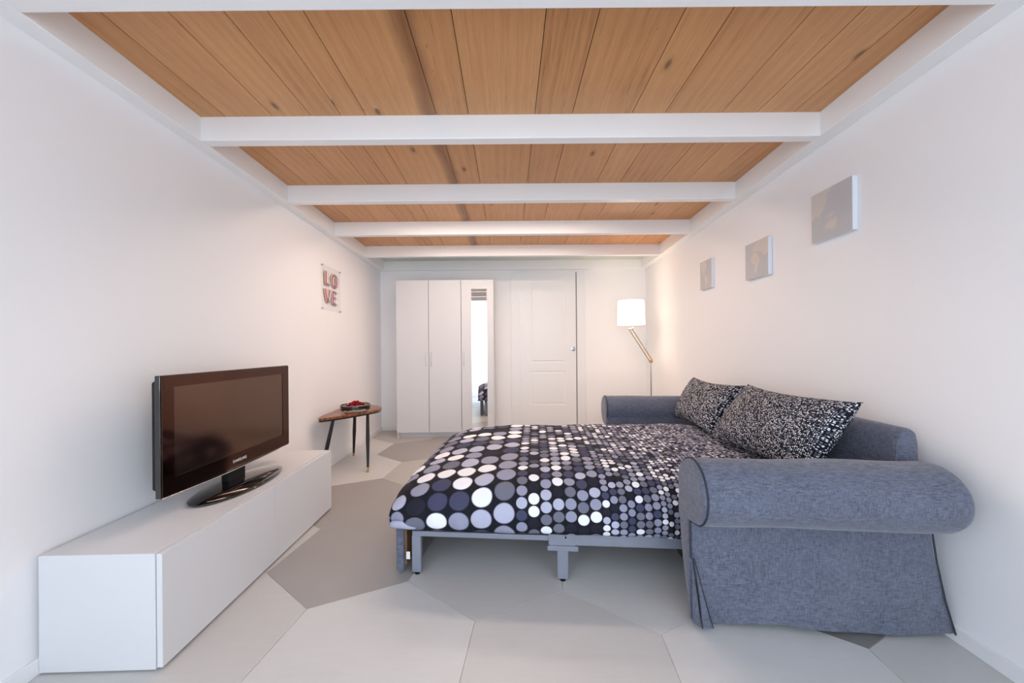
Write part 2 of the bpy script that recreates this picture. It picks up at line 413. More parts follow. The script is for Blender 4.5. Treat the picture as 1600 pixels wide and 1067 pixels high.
# loft: white steel frame and plank boards
n_trim = [0]
def trim(bm, m, **k):
    n_trim[0] += 1; return struct(mk('trim_%d' % n_trim[0], bm, m, **k))
YBEAMS = [.33, 1.04, 1.754, 2.475, 3.18, 3.90]
def side_beam(X, sgn, w):
    bm = NB(); y0, y1 = .30, YB-.001; i = lambda y: X(y)-sgn*w(y)
    hexa(bm, [(X(y0),y0,ZU(y0)),(X(y1),y1,ZU(y1)),(i(y1),y1,ZU(y1)),(i(y0),y0,ZU(y0)),(X(y0),y0,ZW(y0)+.05),(X(y1),y1,ZW(y1)+.05),(i(y1),y1,ZW(y1)+.05),(i(y0),y0,ZW(y0)+.05)])
    return trim(bm, M['steel'], bevel=.003)
WL = lambda y: .077-.002*y; WR = lambda y: .088-.004*y
side_beam(XL, -1, WL); side_beam(XR, 1, WR)
def cross_beam(y, w=.055):
    bm = NB(); a, b = XL(y)+WL(y)-.002, XR(y)-WR(y)+.002; y1 = y+w
    hexa(bm, [(a,y,ZU(y)),(b,y,ZU(y)),(b,y1,ZU(y)),(a,y1,ZU(y)),(a,y,ZW(y)+.05),(b,y,ZW(y)+.05),(b,y1,ZW(y)+.05),(a,y1,ZW(y)+.05)])
    return trim(bm, M['steel'], bevel=.004)
for y in YBEAMS: cross_beam(y)
cross_beam(YB-.05, .049)
# boards between the beams, laid lengthways
edges = [-1.75,-1.40,-1.166,-.974,-.824,-.70,-.351,-.19,.14,.326,.623,.789,1.07,1.246,1.428,1.62,1.85]
def planks(name, y0, y1, m):
    bm = NB(); lay = bm.faces.layers.float.new('plank')
    for k, (a, b) in enumerate(zip(edges, edges[1:])):
        n0 = len(bm.faces)
        g = .0016
        hexa(bm, [(a+g,y0,ZW(y0)),(b-g,y0,ZW(y0)),(b-g,y1,ZW(y1)),(a+g,y1,ZW(y1)),(a+g,y0,ZW(y0)+.03),(b-g,y0,ZW(y0)+.03),(b-g,y1,ZW(y1)+.03),(a+g,y1,ZW(y1)+.03)])
        bm.faces.ensure_lookup_table()
        for f in list(bm.faces)[n0:]: f[lay] = (k*.377) % 1
    return struct(mk(name, bm, m))
planks('ceiling_boards', .33, 3.955, M['wood'])
bm = NB(); box(bm, -1.8, 2.0, .33, YB, 2.31, 2.33); struct(mk('ceiling_deck', bm, M['wall']))
bm = NB(); a, b = XL(4.2)+.04, XR(4.2)-.04
hexa(bm, [(a,3.955,ZW(3.955)),(b,3.955,ZW(3.955)),(b,YB,ZW(YB)),(a,YB,ZW(YB)),(a,3.955,ZW(3.955)+.03),(b,3.955,ZW(3.955)+.03),(b,YB,ZW(YB)+.03),(a,YB,ZW(YB)+.03)])
struct(mk('ceiling_panel', bm, M['pale_board']))

# sliding door in the back wall -------------------------------------------------
KX = 549.6/YB
px = lambda p: (p-794.8)/KX
DX0, DX1, DZ = px(812), px(900), 2.05
bm = NB(); y = YB-.014; box(bm, px(799), DX0, y, YB, 0, 2.065); box(bm, DX0, px(914), y, YB, DZ, 2.065); box(bm, DX1+.012, px(914), y, YB, 0, DZ)
door_frame = trim(bm, M['trim'], bevel=.002)
door = None
bm = NB(); y = YB-.008
# leaf as stiles and rails with sunk panels and a moulding
sx, ex = DX0, DX1
pan = [(.235, .555), (.72, .80)]
zt = [1.98, .93]; zb = [1.02, .14]
px0, px1 = px(829), px(884)
panels = [(px0, px1, .87, 1.90), (px0, px1, .32, .76)]
box(bm, sx, px0, y, YB, .01, DZ); box(bm, px1, ex, y, YB, .01, DZ)
box(bm, px0, px1, y, YB, 1.90, DZ); box(bm, px0, px1, y, YB, .76, .87); box(bm, px0, px1, y, YB, .01, .32)
door = struct(mk('door_1', bm, M['trim']))
for (a, b, c, d) in panels:
    bm = NB(); box(bm, a+.025, b-.025, y+.001, YB, c+.025, d-.025); mk('door_panel', bm, M['trim'], door, bevel=.004)
bm = NB(); box(bm, DX1+.001, DX1+.011, YB-.006, YB, .01, DZ); tag(mk('door_slot', bm, M['dark_slot'], door), 'grey gap along the door edge')
bm = NB()
for r0, r1, z0, z1 in ((.030,.020,.0,.006),): pass
c = (px(895.5), YB-.008, 1.08-(545+.8-541.9)/KX)
n = 24
ring = []
for (r, dy) in ((.027,0),(.027,-.004),(.018,-.005),(.016,-.001),(.002,-.001)):
    ring.append([bm.verts.new((c[0]+r*math.cos(2*PI*k/n), c[1]+dy, c[2]+r*math.sin(2*PI*k/n))) for k in range(n)])
for A, B in zip(ring, ring[1:]):
    for k in range(n): bm.faces.new((A[k], A[(k+1)%n], B[(k+1)%n], B[k]))
bm.faces.new(ring[-1])
tag(mk('door_handle', bm, M['chrome'], door, smooth=True, autosm=40), 'small round chrome flush pull')

# ---------------------------------------------------------------- wardrobe
wd = empty('wardrobe', (-1.344, 4.20, 0))
tag(wd, 'white three-door wardrobe with a narrow mirror in its right door, against the back wall', 'wardrobe')
Wd, Wh, dep = 1.167, 1.885, .38
bm = NB(); box(bm, 0, .018, .02, dep, 0, Wh-.002); box(bm, Wd-.018, Wd, .02, dep, 0, Wh-.002); box(bm, .018, Wd-.018, .02, dep, Wh-.020, Wh-.002)
box(bm, .018, Wd-.018, .02, dep, .06, .08); box(bm, .018, Wd-.018, dep-.01, dep, .08, Wh-.02); box(bm, .018, Wd-.018, .045, .06, 0, .06)
mk('carcass', bm, M['cabinet'], wd, bevel=.001)
w3 = Wd/3
for k in range(3):
    x0, x1 = k*w3+.0025, (k+1)*w3-.0025
    bm = NB()
    if k < 2: box(bm, x0, x1, 0, .018, .065, Wh)
    else:
        a, b = .118, .118+.212; z0, z1 = .10, 1.775
        a += w3*2+.006; b += w3*2-.022
        box(bm, x0, a, 0, .018, .065, Wh); box(bm, b, x1, 0, .018, .065, Wh); box(bm, a, b, 0, .018, z1, Wh); box(bm, a, b, 0, .018, .065, z0)
    d = mk('door', bm, M['cabinet'], wd, bevel=.0015)
    if k == 2:
        bm = NB(); box(bm, a, b, .002, .012, z0, z1); tag(mk('mirror', bm, M['mirror'], d), 'narrow mirror pane')
    hx = (x1-.03) if k == 0 else (x0+.03)
    bm = NB(); tube(bm, [(hx, .001, .86), (hx, -.012, .866), (hx, -.012, 1.014), (hx, .001, 1.02)], .004, 8)
    mk('handle', bm, M['cabinet'], d, smooth=True)

# ---------------------------------------------------------------- tv bench
by0, bl, bh = 1.171, 1.188, .396
def bench():
    xw = XL(by0)+.013
    t = empty('media_bench', (xw, by0, 0), math.atan(.0246))
    tag(t, 'long low white media bench with two flap doors along the left wall', 'media bench')
    D = .400
    bm = NB(); box(bm, 0, D-.02, 0, bl, 0.006, bh); mk('body', bm, M['cabinet'], t, bevel=.0015)
    for k in range(2):
        bm = NB(); box(bm, D-.017, D+.002, .001+k*bl/2, (k+1)*bl/2-.002, .012, bh-.002); mk('door', bm, M['cabinet'], t, bevel=.0015)
    return t
bench()

# ---------------------------------------------------------------- television
tv = empty('television', (-1.375, 1.795, bh+.001))
tag(tv, 'black flat screen television with a glossy bezel on the white media bench', 'television')
L, Hh = .405, .502; z0 = .474-bh; z1 = .976-bh
def tvloop(x, inset=0, drop=0):
    pts = []
    n = 16
    for k in range(n+1):                      # bottom edge bows down a little
        u = -1+2*k/n; pts.append((x, (L-inset)*u, z0+inset-(.012+drop)*(1-u*u)+.012))
    pts += [(x, L-inset, z1-inset), (x, -(L-inset), z1-inset)]
    return pts
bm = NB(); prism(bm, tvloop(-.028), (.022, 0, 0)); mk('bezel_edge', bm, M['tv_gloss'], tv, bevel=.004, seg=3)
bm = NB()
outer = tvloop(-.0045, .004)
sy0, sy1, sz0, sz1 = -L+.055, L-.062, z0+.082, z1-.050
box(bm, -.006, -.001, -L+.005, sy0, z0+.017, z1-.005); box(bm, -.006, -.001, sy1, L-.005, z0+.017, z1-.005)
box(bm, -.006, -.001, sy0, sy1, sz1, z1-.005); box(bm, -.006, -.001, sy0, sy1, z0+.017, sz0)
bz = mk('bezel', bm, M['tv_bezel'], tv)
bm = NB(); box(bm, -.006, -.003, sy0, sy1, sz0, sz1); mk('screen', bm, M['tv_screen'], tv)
bm = NB(); loop = [(-.028, -L+.012, z0+.03), (-.028, L-.012, z0+.03), (-.028, L-.012, z1-.012), (-.028, -L+.012, z1-.012)]
back = [(-.085, -L+.10, z0+.07), (-.085, L-.10, z0+.07), (-.085, L-.10, z1-.10), (-.085, -L+.10, z1-.10)]
mid = [(-.062, -L+.022, z0+.04), (-.062, L-.022, z0+.04), (-.062, L-.022, z1-.03), (-.062, -L+.022, z1-.03)]
R3 = [[bm.verts.new(p) for p in q] for q in (loop, mid, back)]
for A, B in zip(R3, R3[1:]):
    for k in range(4): bm.faces.new((A[k], A[(k+1)%4], B[(k+1)%4], B[k]))
bm.faces.new(R3[0]); bm.faces.new(R3[2]); mk('back_shell', bm, M['black_plastic'], tv, bevel=.006, seg=3)
bm = NB(); pts = [(-.004, (L-.006)*(-1+2*k/16), z0+.0125-.012*(1-(-1+2*k/16)**2)) for k in range(17)]
tube(bm, pts, .0028, 6); tag(mk('trim_strip', bm, mat('clear_trim', srgb(205,190,185), .15, .6), tv, smooth=True), 'thin pale strip under the screen')
# brand lettering, stroke by stroke
def letter_strokes(ch):
    return {'S': [((1,1),(0,1)),((0,1),(0,.5)),((0,.5),(1,.5)),((1,.5),(1,0)),((1,0),(0,0))], 'A': [((0,0),(.5,1)),((.5,1),(1,0)),((.22,.38),(.78,.38))],
            'M': [((0,0),(0,1)),((0,1),(.5,.2)),((.5,.2),(1,1)),((1,1),(1,0))], 'U': [((0,1),(0,0)),((0,0),(1,0)),((1,0),(1,1))],
            'N': [((0,0),(0,1)),((0,1),(1,0)),((1,0),(1,1))], 'G': [((1,1),(0,1)),((0,1),(0,0)),((0,0),(1,0)),((1,0),(1,.5)),((1,.5),(.5,.5))]}[ch]
bm = NB(); lw, lh, gp = .0088, .0115, .0042; y = -.5*(7*lw+6*gp)
for ch in 'SAMSUNG':
    for (a, b) in letter_strokes(ch):
        p = Vector((0, y+a[0]*lw, z0+.038+a[1]*lh)); q = Vector((0, y+b[0]*lw, z0+.038+b[1]*lh)); d = (q-p).normalized(); s = Vector((0, -d.z, d.y))*.0011
        p -= d*.0009; q += d*.0009
        prism(bm, [p-s, q-s, q+s, p+s], (.0006, 0, 0))
    y += lw+gp
o = mk('brand_lettering', bm, M['lens_white'], tv); o.location.x = -.001; tag(o, 'small pale brand lettering below the screen')
# stand
st = NB(); lathe(st, [(.90, .0), (1.0, .004), (1.0, .010), (.93, .016), (.5, .024), (.12, .027)], n=48)
for v in st.verts: v.co.x = v.co.x*.125+.012; v.co.y = v.co.y*.265-.015
mk('stand_base', st, M['tv_gloss'], tv, smooth=True, autosm=50)
bm = NB(); box(bm, -.055, -.012, -.055, .055, .02, z0+.05); mk('stand_neck', bm, M['black_plastic'], tv, bevel=.008, seg=3)

# ---------------------------------------------------------------- side table
tb = empty('side_table', (-1.40, 3.22, 0))
tag(tb, 'walnut side table with rounded triangular top and black legs by the left wall', 'table')
# outline through control points, Catmull-Rom closed
def closed_curve(P, n=10):
    out = []
    N = len(P)
    for i in range(N):
        p0, p1, p2, p3 = (Vector(P[(i+k-1) % N]) for k in range(4))
        for k in range(n):
            t = k/n; out.append(.5*((2*p1)+(-p0+p2)*t+(2*p0-5*p1+4*p2-p3)*t*t+(-p0+3*p1-3*p2+p3)*t**3))
    return out
P = [(-.155,-.355),(-.10,-.335),(.03,-.19),(.145,-.03),(.185,.09),(.15,.21),(.03,.31),(-.10,.375),(-.19,.365),(-.215,.27),(-.20,.0),(-.185,-.25)]
ol = closed_curve(P, 6)
bm = NB(); prism(bm, [(p.x, p.y, .490) for p in ol], (0, 0, .020)); tt = mk('table_top', bm, M['walnut'], tb, bevel=.003, seg=2)
bm = NB(); prism(bm, [(p.x*.985, p.y*.99, .478) for p in ol], (0, 0, .0118)); tag(mk('edge_band', bm, M['black_wood'], tt), 'black underside edge')
for (x0, y0, x1, y1) in ((-.10,-.22,-.17,-.31), (-.10,.20,-.165,.31), (.10,.01,.165,-.155)):
    bm = NB(); a = Vector((x0,y0,.48)); b = Vector((x1,y1,0)); tube(bm, [a, a.lerp(b,.45), a.lerp(b,.93)], .012, 12, radii=[.013,.0165,.0095])
    lg = mk('leg', bm, M['black_wood'], tb, smooth=True, autosm=60)
    bm = NB(); tube(bm, [a.lerp(b,.925), a.lerp(b,.985), b+Vector((0,0,.002))], .008, 12, radii=[.0105,.0085,.010]); tag(mk('foot_cap', bm, M['brass'], lg, smooth=True, autosm=50), 'brass foot cap')
# glass dish
dish = NB(); lathe(dish, [(.001,.003),(.088,.0035),(.114,.016),(.122,.058),(.125,.061),(.128,.058),(.120,.014),(.094,.0),(.001,.0)], (-1.385,3.17,.5115), 40, cap=False)
tag(mk('glass_dish', dish, M['glass'], smooth=True), 'round clear glass dish on the walnut side table', 'dish')
bm = NB(); tube(bm, [(-1.385+.123*math.cos(a), 3.17+.123*math.sin(a), .5115+.062) for a in [2*PI*k/40 for k in range(41)]], .0022, 6, cap=False)
rim = mk('rim', bm, M['chrome'], smooth=True)
rim.parent = bpy.data.objects['glass_dish']; rim.matrix_parent_inverse = Matrix()
# dried red flower heads heaped in the dish
reds = [mottled('petal_red', srgb(206,26,48), srgb(150,12,34), 60, .7), mottled('petal_dark', srgb(110,14,30), srgb(70,8,20), 60, .75), mottled('petal_brown', srgb(92,34,30), srgb(60,22,20), 60, .75)]
protos = []
for k in range(3):
    bm = NB(); rr = random.Random(k)
    for layer, (np_, rad, tilt) in enumerate(((7,.023,.25),(6,.017,.7),(5,.011,1.1))):
        for i in range(np_):
            a = 2*PI*i/np_+layer*.4+rr.random()*.3; d = Vector((math.cos(a), math.sin(a), 0)); s = Vector((-d.y, d.x, 0)); up = Vector((0,0,1))
            base = Vector((0,0,.003*layer)); tip = base+d*rad*math.cos(tilt)+up*(rad*math.sin(tilt)+.002); m1 = base.lerp(tip, .55)
            w = rad*.42; vsx = [bm.verts.new(p) for p in (base, m1-s*w+up*.002, tip, m1+s*w+up*.002)]
            vlo = [bm.verts.new(v.co-up*.0012) for v in vsx]
            bm.faces.new(vsx); bm.faces.new(vlo[::-1])
            for q in range(4): bm.faces.new((vsx[q], vlo[q], vlo[(q+1)%4], vsx[(q+1)%4]))
    me = bpy.data.meshes.new('dried_flower'); bm.to_mesh(me); bm.free(); me.materials.append(reds[k]); protos.append(me)
rr = random.Random(3); spots = []
for ring, cnt, rad, z in ((0,10,.066,.012),(1,11,.074,.030),(2,9,.066,.046),(3,8,.044,.060),(4,4,.018,.074)):
    for i in range(cnt): spots.append((rad*math.cos(2*PI*i/cnt+ring), rad*math.sin(2*PI*i/cnt+ring), z+rr.random()*.004, ring))
for (x, y, z, ring) in spots:
    k = rr.choice([0,1,1,2]) if ring < 3 else 0
    o = bpy.data.objects.new('dried_flower', protos[k]); COL.objects.link(o)
    o.location = (-1.385+x, 3.17+y, .5115+z); o.rotation_euler = (rr.uniform(-.4,.4), rr.uniform(-.4,.4), rr.random()*6.3)
    tag(o, 'one of the dried red flower heads heaped in the glass dish on the side table', 'dried flower', 'dried red flowers in the glass dish')

# ---------------------------------------------------------------- LOVE sign on standoffs
wy = 3.06; sg = empty('wall_sign', (XL(wy)+.0, wy, 1.42), math.atan(.0246))
tag(sg, 'clear acrylic wall sign with overlapping LOVE letters on the left wall', 'sign')
SW, SH = .365, .405
bm = NB(); box(bm, .006, .010, 0, SW, 0, SH); mk('acrylic_plate', bm, M['acrylic'], sg)
for (y, z) in ((.012,.012),(SW-.012,.012),(.012,SH-.012),(SW-.012,SH-.012)):
    bm = NB(); tube(bm, [(.001, y, z), (.016, y, z)], .0075, 14); mk('standoff', bm, M['chrome'], sg, smooth=True, autosm=40)
def stroke_obj(name, segs, w, x, col, thick=.0012):
    bm = NB()
    for (a, b) in segs:
        p = Vector((x, a[0], a[1])); q = Vector((x, b[0], b[1])); d = (q-p).normalized(); s = Vector((0, -d.z, d.y))*w/2
        prism(bm, [p-s, q-s, q+s, p+s], (thick, 0, 0))
    return mk(name, bm, col, sg)
oc = [mat('ink_orange', srgb(232,186,156), .6), mat('ink_plum', srgb(168,118,124), .6), mat('ink_blue', srgb(150,160,190), .6), mat('ink_white', srgb(235,230,235), .6), mat('ink_dark', srgb(120,100,112), .6)]
def ellipse(cy, cz, ry, rz, n=20): P = [(cy+ry*math.cos(2*PI*k/n), cz+rz*math.sin(2*PI*k/n)) for k in range(n+1)]; return list(zip(P, P[1:]))
LT = {
 'letter_l': ([((.075,.350),(.075,.235)),((.065,.235),(.135,.235))], .022),
 'letter_o': (ellipse(.235,.285,.046,.055), .022),
 'letter_v': ([((.060,.190),(.100,.070)),((.100,.070),(.145,.190))], .022),
 'letter_e': ([((.205,.185),(.205,.065)),((.205,.180),(.265,.180)),((.205,.125),(.255,.125)),((.205,.070),(.265,.070))], .022),
}
for nm, (segs, w) in LT.items():
    sh = lambda dy, dz: [((a[0]+dy, a[1]+dz), (b[0]+dy, b[1]+dz)) for a, b in segs]
    par = stroke_obj(nm, sh(0, 0), w, .0126, oc[1])
    for (dy, dz, x, m_, ww, n2) in ((-.016, .003, .0104, oc[0], w, 'orange_offset'), (.020, .0, .0112, oc[3], w, 'white_offset'), (.033, .0, .0142, oc[2], .005, 'blue_outline')):
        o = stroke_obj(n2, sh(dy, dz), ww, x, m_); o.parent = par

# ---------------------------------------------------------------- canvases on the right wall
land = mottled('printed_land', srgb(212,203,195), srgb(206,198,192), 40, .7); sea = mottled('printed_sea', srgb(196,194,195), srgb(189,188,190), 20, .7); edgew = mat('canvas_edge', srgb(222,228,236), .7)
SHP = {
 'asia': [(.0,1.0),(.0,.52),(.06,.44),(.12,.55),(.2,.47),(.26,.58),(.3,.55),(.34,.66),(.42,.76),(.40,.88),(.5,.95),(.52,1.0)],
 'australia': [(.36,.24),(.42,.33),(.5,.36),(.55,.33),(.62,.40),(.66,.28),(.62,.18),(.55,.15),(.46,.19),(.37,.18)],
 'islands': [(.40,.44),(.52,.42),(.60,.45),(.58,.48),(.46,.47)],
 'africa': [(.30,.62),(.42,.70),(.55,.66),(.62,.52),(.68,.48),(.58,.30),(.50,.12),(.42,.16),(.42,.36),(.30,.44),(.26,.54)],
 'europe': [(.34,.74),(.40,.86),(.52,.97),(.70,1.0),(1.0,1.0),(1.0,.60),(.86,.50),(.76,.64),(.62,.70),(.48,.74)],
 'north': [(.05,.92),(.10,.76),(.24,.62),(.34,.50),(.42,.54),(.44,.66),(.60,.74),(.62,.86),(.44,.97),(.2,.98)],
 'south': [(.42,.46),(.56,.44),(.72,.34),(.66,.20),(.54,.04),(.48,.06),(.47,.26),(.40,.36)],
}
for (y0, y1, z0c, z1c, shapes, lab) in ((1.643,1.880,1.616,1.869,('asia','australia','islands'),'square map canvas nearest the camera of three on the right wall, showing Australia'),
                                   (2.222,2.453,1.527,1.769,('europe','africa'),'square map canvas in the middle of three on the right wall, hung lowest'),
                                   (2.909,3.097,1.562,1.804,('north','south'),'square map canvas farthest back of three on the right wall, nearest the floor lamp')):
    c = empty('map_canvas', (XR(y0), y0, z0c), -math.atan(.055))
    tag(c, lab, 'canvas print', 'three map canvases on the right wall')
    w, h = (y1-y0), z1c-z0c
    bm = NB(); box(bm, -.0255, -.001, 0, w, 0, h); mk('stretched_canvas', bm, edgew, c, bevel=.002)
    bm = NB(); box(bm, -.0265, -.0257, .0005, w-.0005, .0005, h-.0005); pr = mk('print_surface', bm, sea, c)
    for s in shapes:
        P2 = SHP[s]; rq = random.Random(len(s)); fine = []
        for i in range(len(P2)):
            a, b = P2[i], P2[(i+1) % len(P2)]
            for k in range(4):
                t_ = k/4; j = 0 if (a[0] in (0,1.0) and b[0] in (0,1.0)) or (a[1]==1.0 and b[1]==1.0) else .014
                fine.append((min(1,max(0,a[0]+(b[0]-a[0])*t_+rq.uniform(-j,j))), min(1,max(0,a[1]+(b[1]-a[1])*t_+rq.uniform(-j,j)))))
        # viewed from the room the canvas reads left to right from the far edge to the near edge
        bm = NB(); prism(bm, [(-.0267, w*(1-.002-.996*p[0]), h*(.002+.996*p[1])) for p in fine], (-.0003, 0, 0))
        mk('printed_continent', bm, land, pr)

# ---------------------------------------------------------------- sofa bed
RZ = -.0783
sb = empty('sofa_bed', (.672, 1.297, 0), RZ)
tag(sb, 'slate grey fabric sofa bed with rolled arms, folded out on a grey metal frame', 'sofa bed')
rarm, zc = .117, .545
def arm(mirror):
    """roll section in (b,z), outer side towards -b; mirrored for the far arm"""
    s = -1 if mirror else 1; off = 1.67 if mirror else 0
    arc = [(.05, .43)]
    arc = []
    for k in range(29):
        a = math.radians(-22 + k*(245+22)/28.); arc.append((rarm*math.cos(a)*(.98), zc+rarm*math.sin(a)))
    sec = [(.112, .40), (.113, .48)] + arc + [(-.02, .432), (.02, .425)]
    bm = NB(); rings = []
    A_ = [(-.008, .93), (.0, .975), (.008, 1.0)] + [(.03+.77*k/14, 1.0) for k in range(15)] + [(.815, .985), (.828, .93)]
    cx_, cz_ = .0, .53
    for i, (a, sc) in enumerate(A_):
        ring = []
        for (b, z) in sec:
            bb = cx_+(b-cx_)*sc; zz = cz_+(z-cz_)*sc
            w = noise.noise(Vector((a*5, b*9, z*9+off)))*.0035 if 2 < i < len(A_)-2 else 0
            ring.append(bm.verts.new((a, off+s*(bb+w), zz+w)))
        rings.append(ring)
    n = len(sec)
    for A, B in zip(rings, rings[1:]):
        for k in range(n): bm.faces.new((A[k], A[(k+1)%n], B[(k+1)%n], B[k]))
    bm.faces.new(rings[0]); bm.faces.new(rings[-1])
    ar = mk('arm', bm, M['sofa'], sb, smooth=True, autosm=35)
    # piping round the front face
    bm = NB(); ppts = [(.004, off+s*b*1.005, zc+(z-zc)*1.005) for (b, z) in sec[2:]]
    ppts += [(.000, off+s*.018, .418), (.000, off+s*.018, .35), (.002, off+s*.020, .285)]
    tube(bm, ppts, .0034, 6); mk('piping_and_fold_shade', bm, M['piping_and_fold_shade'], ar, smooth=True)
    bm = NB(); tube(bm, [(.03, off+s*.015, .429), (.3, off+s*.014, .429), (.6, off+s*.015, .430), (.825, off+s*.013, .430)], .0022, 6); mk('seam', bm, M['piping_and_fold_shade'], ar, smooth=True)
    # slipcover panel under the roll with a kick pleat at the front corner
    bm = NB(); NZ = 22; ringsp = []
    def plan(f, z):
        """f flare 0 top .. 1 bottom; returns loop points (a,b)"""
        a0, a1 = -.004+.030*f*f, .825+.105*f**1.3; b0, b1 = .018+.022*f, .117-.010*f*f; r = .014+.026*f; L_ = []
        def cor(cx, cy, t0): return [(cx+r*math.cos(t0+k*PI/12), cy+r*math.sin(t0+k*PI/12)) for k in range(7)]
        L_ += cor(a0+r, b0+r, PI)
        N_ = 46
        for k in range(1, N_): L_.append((a0+r+(a1-.012-a0-r)*k/N_, b0))
        L_ += [(a1-.012, b0), (a1, b0+.004), (a1, b1-.004), (a1-.012, b1)]
        for k in range(1, 12): L_.append((a1-.012+(a0+r-a1+.012)*k/12, b1))
        r2 = r; L_ += [(a0+r2, b1)]+[(a0+r2-r2*math.sin(k*PI/12), b1-r2+r2*math.cos(k*PI/12)) for k in range(1, 7)]
        return L_
    for j in range(NZ+1):
        z = .440-(.440-.018)*j/NZ; f = max(0., (.44-z)/.42)
        L_ = plan(f, z); ring = []
        for i, (a, b) in enumerate(L_):
            zz = z; da = db = 0
            if 7 <= i <= 53:                    # outward face: soft folds and a wavy hem
                db += f*(.007*math.sin(a*9+.8)+.004*math.sin(a*23)) + noise.noise(Vector((a*4, z*7, 3)))*.005*min(1, f*4)
                zz += f**4*(.010*math.sin(a*8.5-1.2)+.008)
            # kick pleat
            if z < .28:
                g = (.28-z)/.28
                if i in (3, 4): da += .040*g; db += .036*g
                if i in (2, 5): da += .010*g; db += .010*g
                if i in (6, 7): db -= .006*g
                if i in (0, 1): da -= .004*g
            ring.append(bm.verts.new((a+da, off+s*(b+db), zz)))
        ringsp.append(ring)
    n = len(ringsp[0])
    for A, B in zip(ringsp, ringsp[1:]):
        for k in range(n): bm.faces.new((A[k], A[(k+1)%n], B[(k+1)%n], B[k]))
    bm.faces.new(ringsp[0]); bm.faces.new(ringsp[-1])
    sk = mk('arm_skirt', bm, M['sofa'], sb, smooth=True, autosm=50)
    if not mirror:
        # the two folded flaps of the pleat
        bm = NB()
        for (p0, p1, p2) in (((.008,.026,.285), (.020,.052,.02), (.040,.026,.020)), ((.012,.018,.285), (.044,.022,.018), (.078,.026,.020))):
            v = [bm.verts.new(p) for p in (p0, p1, p2)]; v2 = [bm.verts.new((p[0]+.003, p[1]+.004, p[2])) for p in (p0, p1, p2)]
            bm.faces.new(v); bm.faces.new(v2[::-1])
            for q in range(3): bm.faces.new((v[q], v2[q], v2[(q+1)%3], v[(q+1)%3]))
        mk('kick_pleat', bm, M['sofa'], sk)
        for q in ([(.012,.016,.285),(.050,.020,.14),(.082,.024,.022)], [(.010,.018,.285),(.030,.018,.14),(.042,.020,.022)]):  # dark lines standing in for the shade in the pleat folds
            bm = NB(); tube(bm, q, .0018, 6); mk('piping_and_fold_shade', bm, M['piping_and_fold_shade'], sk, smooth=True)
        bm = NB(); tube(bm, [(.829, .020, .425), (.853, .028, .30), (.886,.034,.16), (.928, .042, .03)], .003, 6); mk('piping_and_fold_shade', bm, M['piping_and_fold_shade'], sk, smooth=True)
arm(False); arm(True)
# back
bm = NB(); rings = []
secb = [(.70,.20),(.755,.45),(.782,.66),(.790,.715),(.800,.745),(.818,.758),(.842,.758),(.856,.748),(.862,.72),(.865,.5),(.865,.02),(.72,.02)]
Bs = [(.095,.97),(.10,.99),(.112,1.0)]+[(.14+1.39*k/12,1.0) for k in range(13)]+[(1.565,1.0),(1.572,.99)]
for (b, sc) in Bs:
    rings.append([bm.verts.new((.80+(a-.80)*sc+noise.noise(Vector((a*6,b*4,z*5)))*.004, b, .40+(z-.40)*sc)) for a, z in secb])
for A, B in zip(rings, rings[1:]):
    for k in range(len(secb)): bm.faces.new((A[k], A[(k+1)%len(secb)], B[(k+1)%len(secb)], B[k]))
bm.faces.new(rings[0]); bm.faces.new(rings[-1]); mk('backrest', bm, M['sofa'], sb, smooth=True, autosm=40)
bm = NB(); box(bm, .13, .70, .125, 1.545, .04, .20); mk('base', bm, mottled('dark_base_cloth', srgb(60,50,46), srgb(48,40,38), 10, .9), sb, bevel=.01)
# folding metal frame
def part(name, fn, m, label=None, parent=sb, **k):
    bm = NB(); fn(bm); o = mk(name, bm, m, parent, **k)
    if label: o['label'] = label
    return o
BN, BF = .300, 1.475
def rails(bm):
    box(bm, -1.165, -.50, BN-.012, BN+.012, .183, .207)
part('side_rail', rails, M['bed_metal'], bevel=.002)
part('side_rail', lambda bm: box(bm, -.52, .20, BN-.022, BN+.004, .170, .226), M['bed_metal'], bevel=.003)
part('side_rail', lambda bm: (box(bm, -1.165, -.50, BF-.012, BF+.012, .183, .207), box(bm, -.52, .20, BF-.004, BF+.022, .170, .226)), M['bed_metal'], bevel=.003)
part('end_rail', lambda bm: box(bm, -1.165, -1.14, BN+.013, BF-.013, .183, .207), M['bed_metal'], bevel=.002)
part('hinge_plate', lambda bm: (box(bm, -.525, -.385, BN-.028, BN+.02, .146, .168), box(bm, -.515, -.40, BN-.024, BN+.01, .168, .226)), M['bed_metal'], bevel=.002)
part('rivet', lambda bm: tube(bm, [(-.442, BN-.0285, .208), (-.442, BN-.022, .208)], .004, 10), M['black_plastic'])
for (a, w, b, zt_) in ((-1.145,.044,BN,.184), (-.455,.050,BN-.004,.150), (-1.145,.044,BF,.184), (-.455,.050,BF,.150)):
    lg = part('leg', lambda bm: box(bm, a-w/2, a+w/2, b-.013, b+.013, .012, zt_), M['bed_metal'], bevel=.002)
    part('glide', lambda bm: tube(bm, [(a, b, 0.0005), (a, b, .013)], .013, 14), M['black_plastic'], parent=lg)
    part('screw', lambda bm: tube(bm, [(a, b-.0145, .022), (a, b-.012, .022)], .003, 10), M['chrome'], parent=lg)
for k in range(13):
    a = -1.08+k*.095
    part('slat', lambda bm: box(bm, a, a+.055, BN+.013, BF-.013, .209, .219), M['slat_wood'])
part('foot_board', lambda bm: box(bm, -1.245, -1.208, .285, 1.49, .012, .262), M['sofa'], 'grey fabric covered front board standing at the foot', bevel=.008, seg=3)
part('board_backing', lambda bm: box(bm, -1.207, -1.196, .300, 1.475, .04, .25), M['board_back'], 'raw brown inner face of the front board')
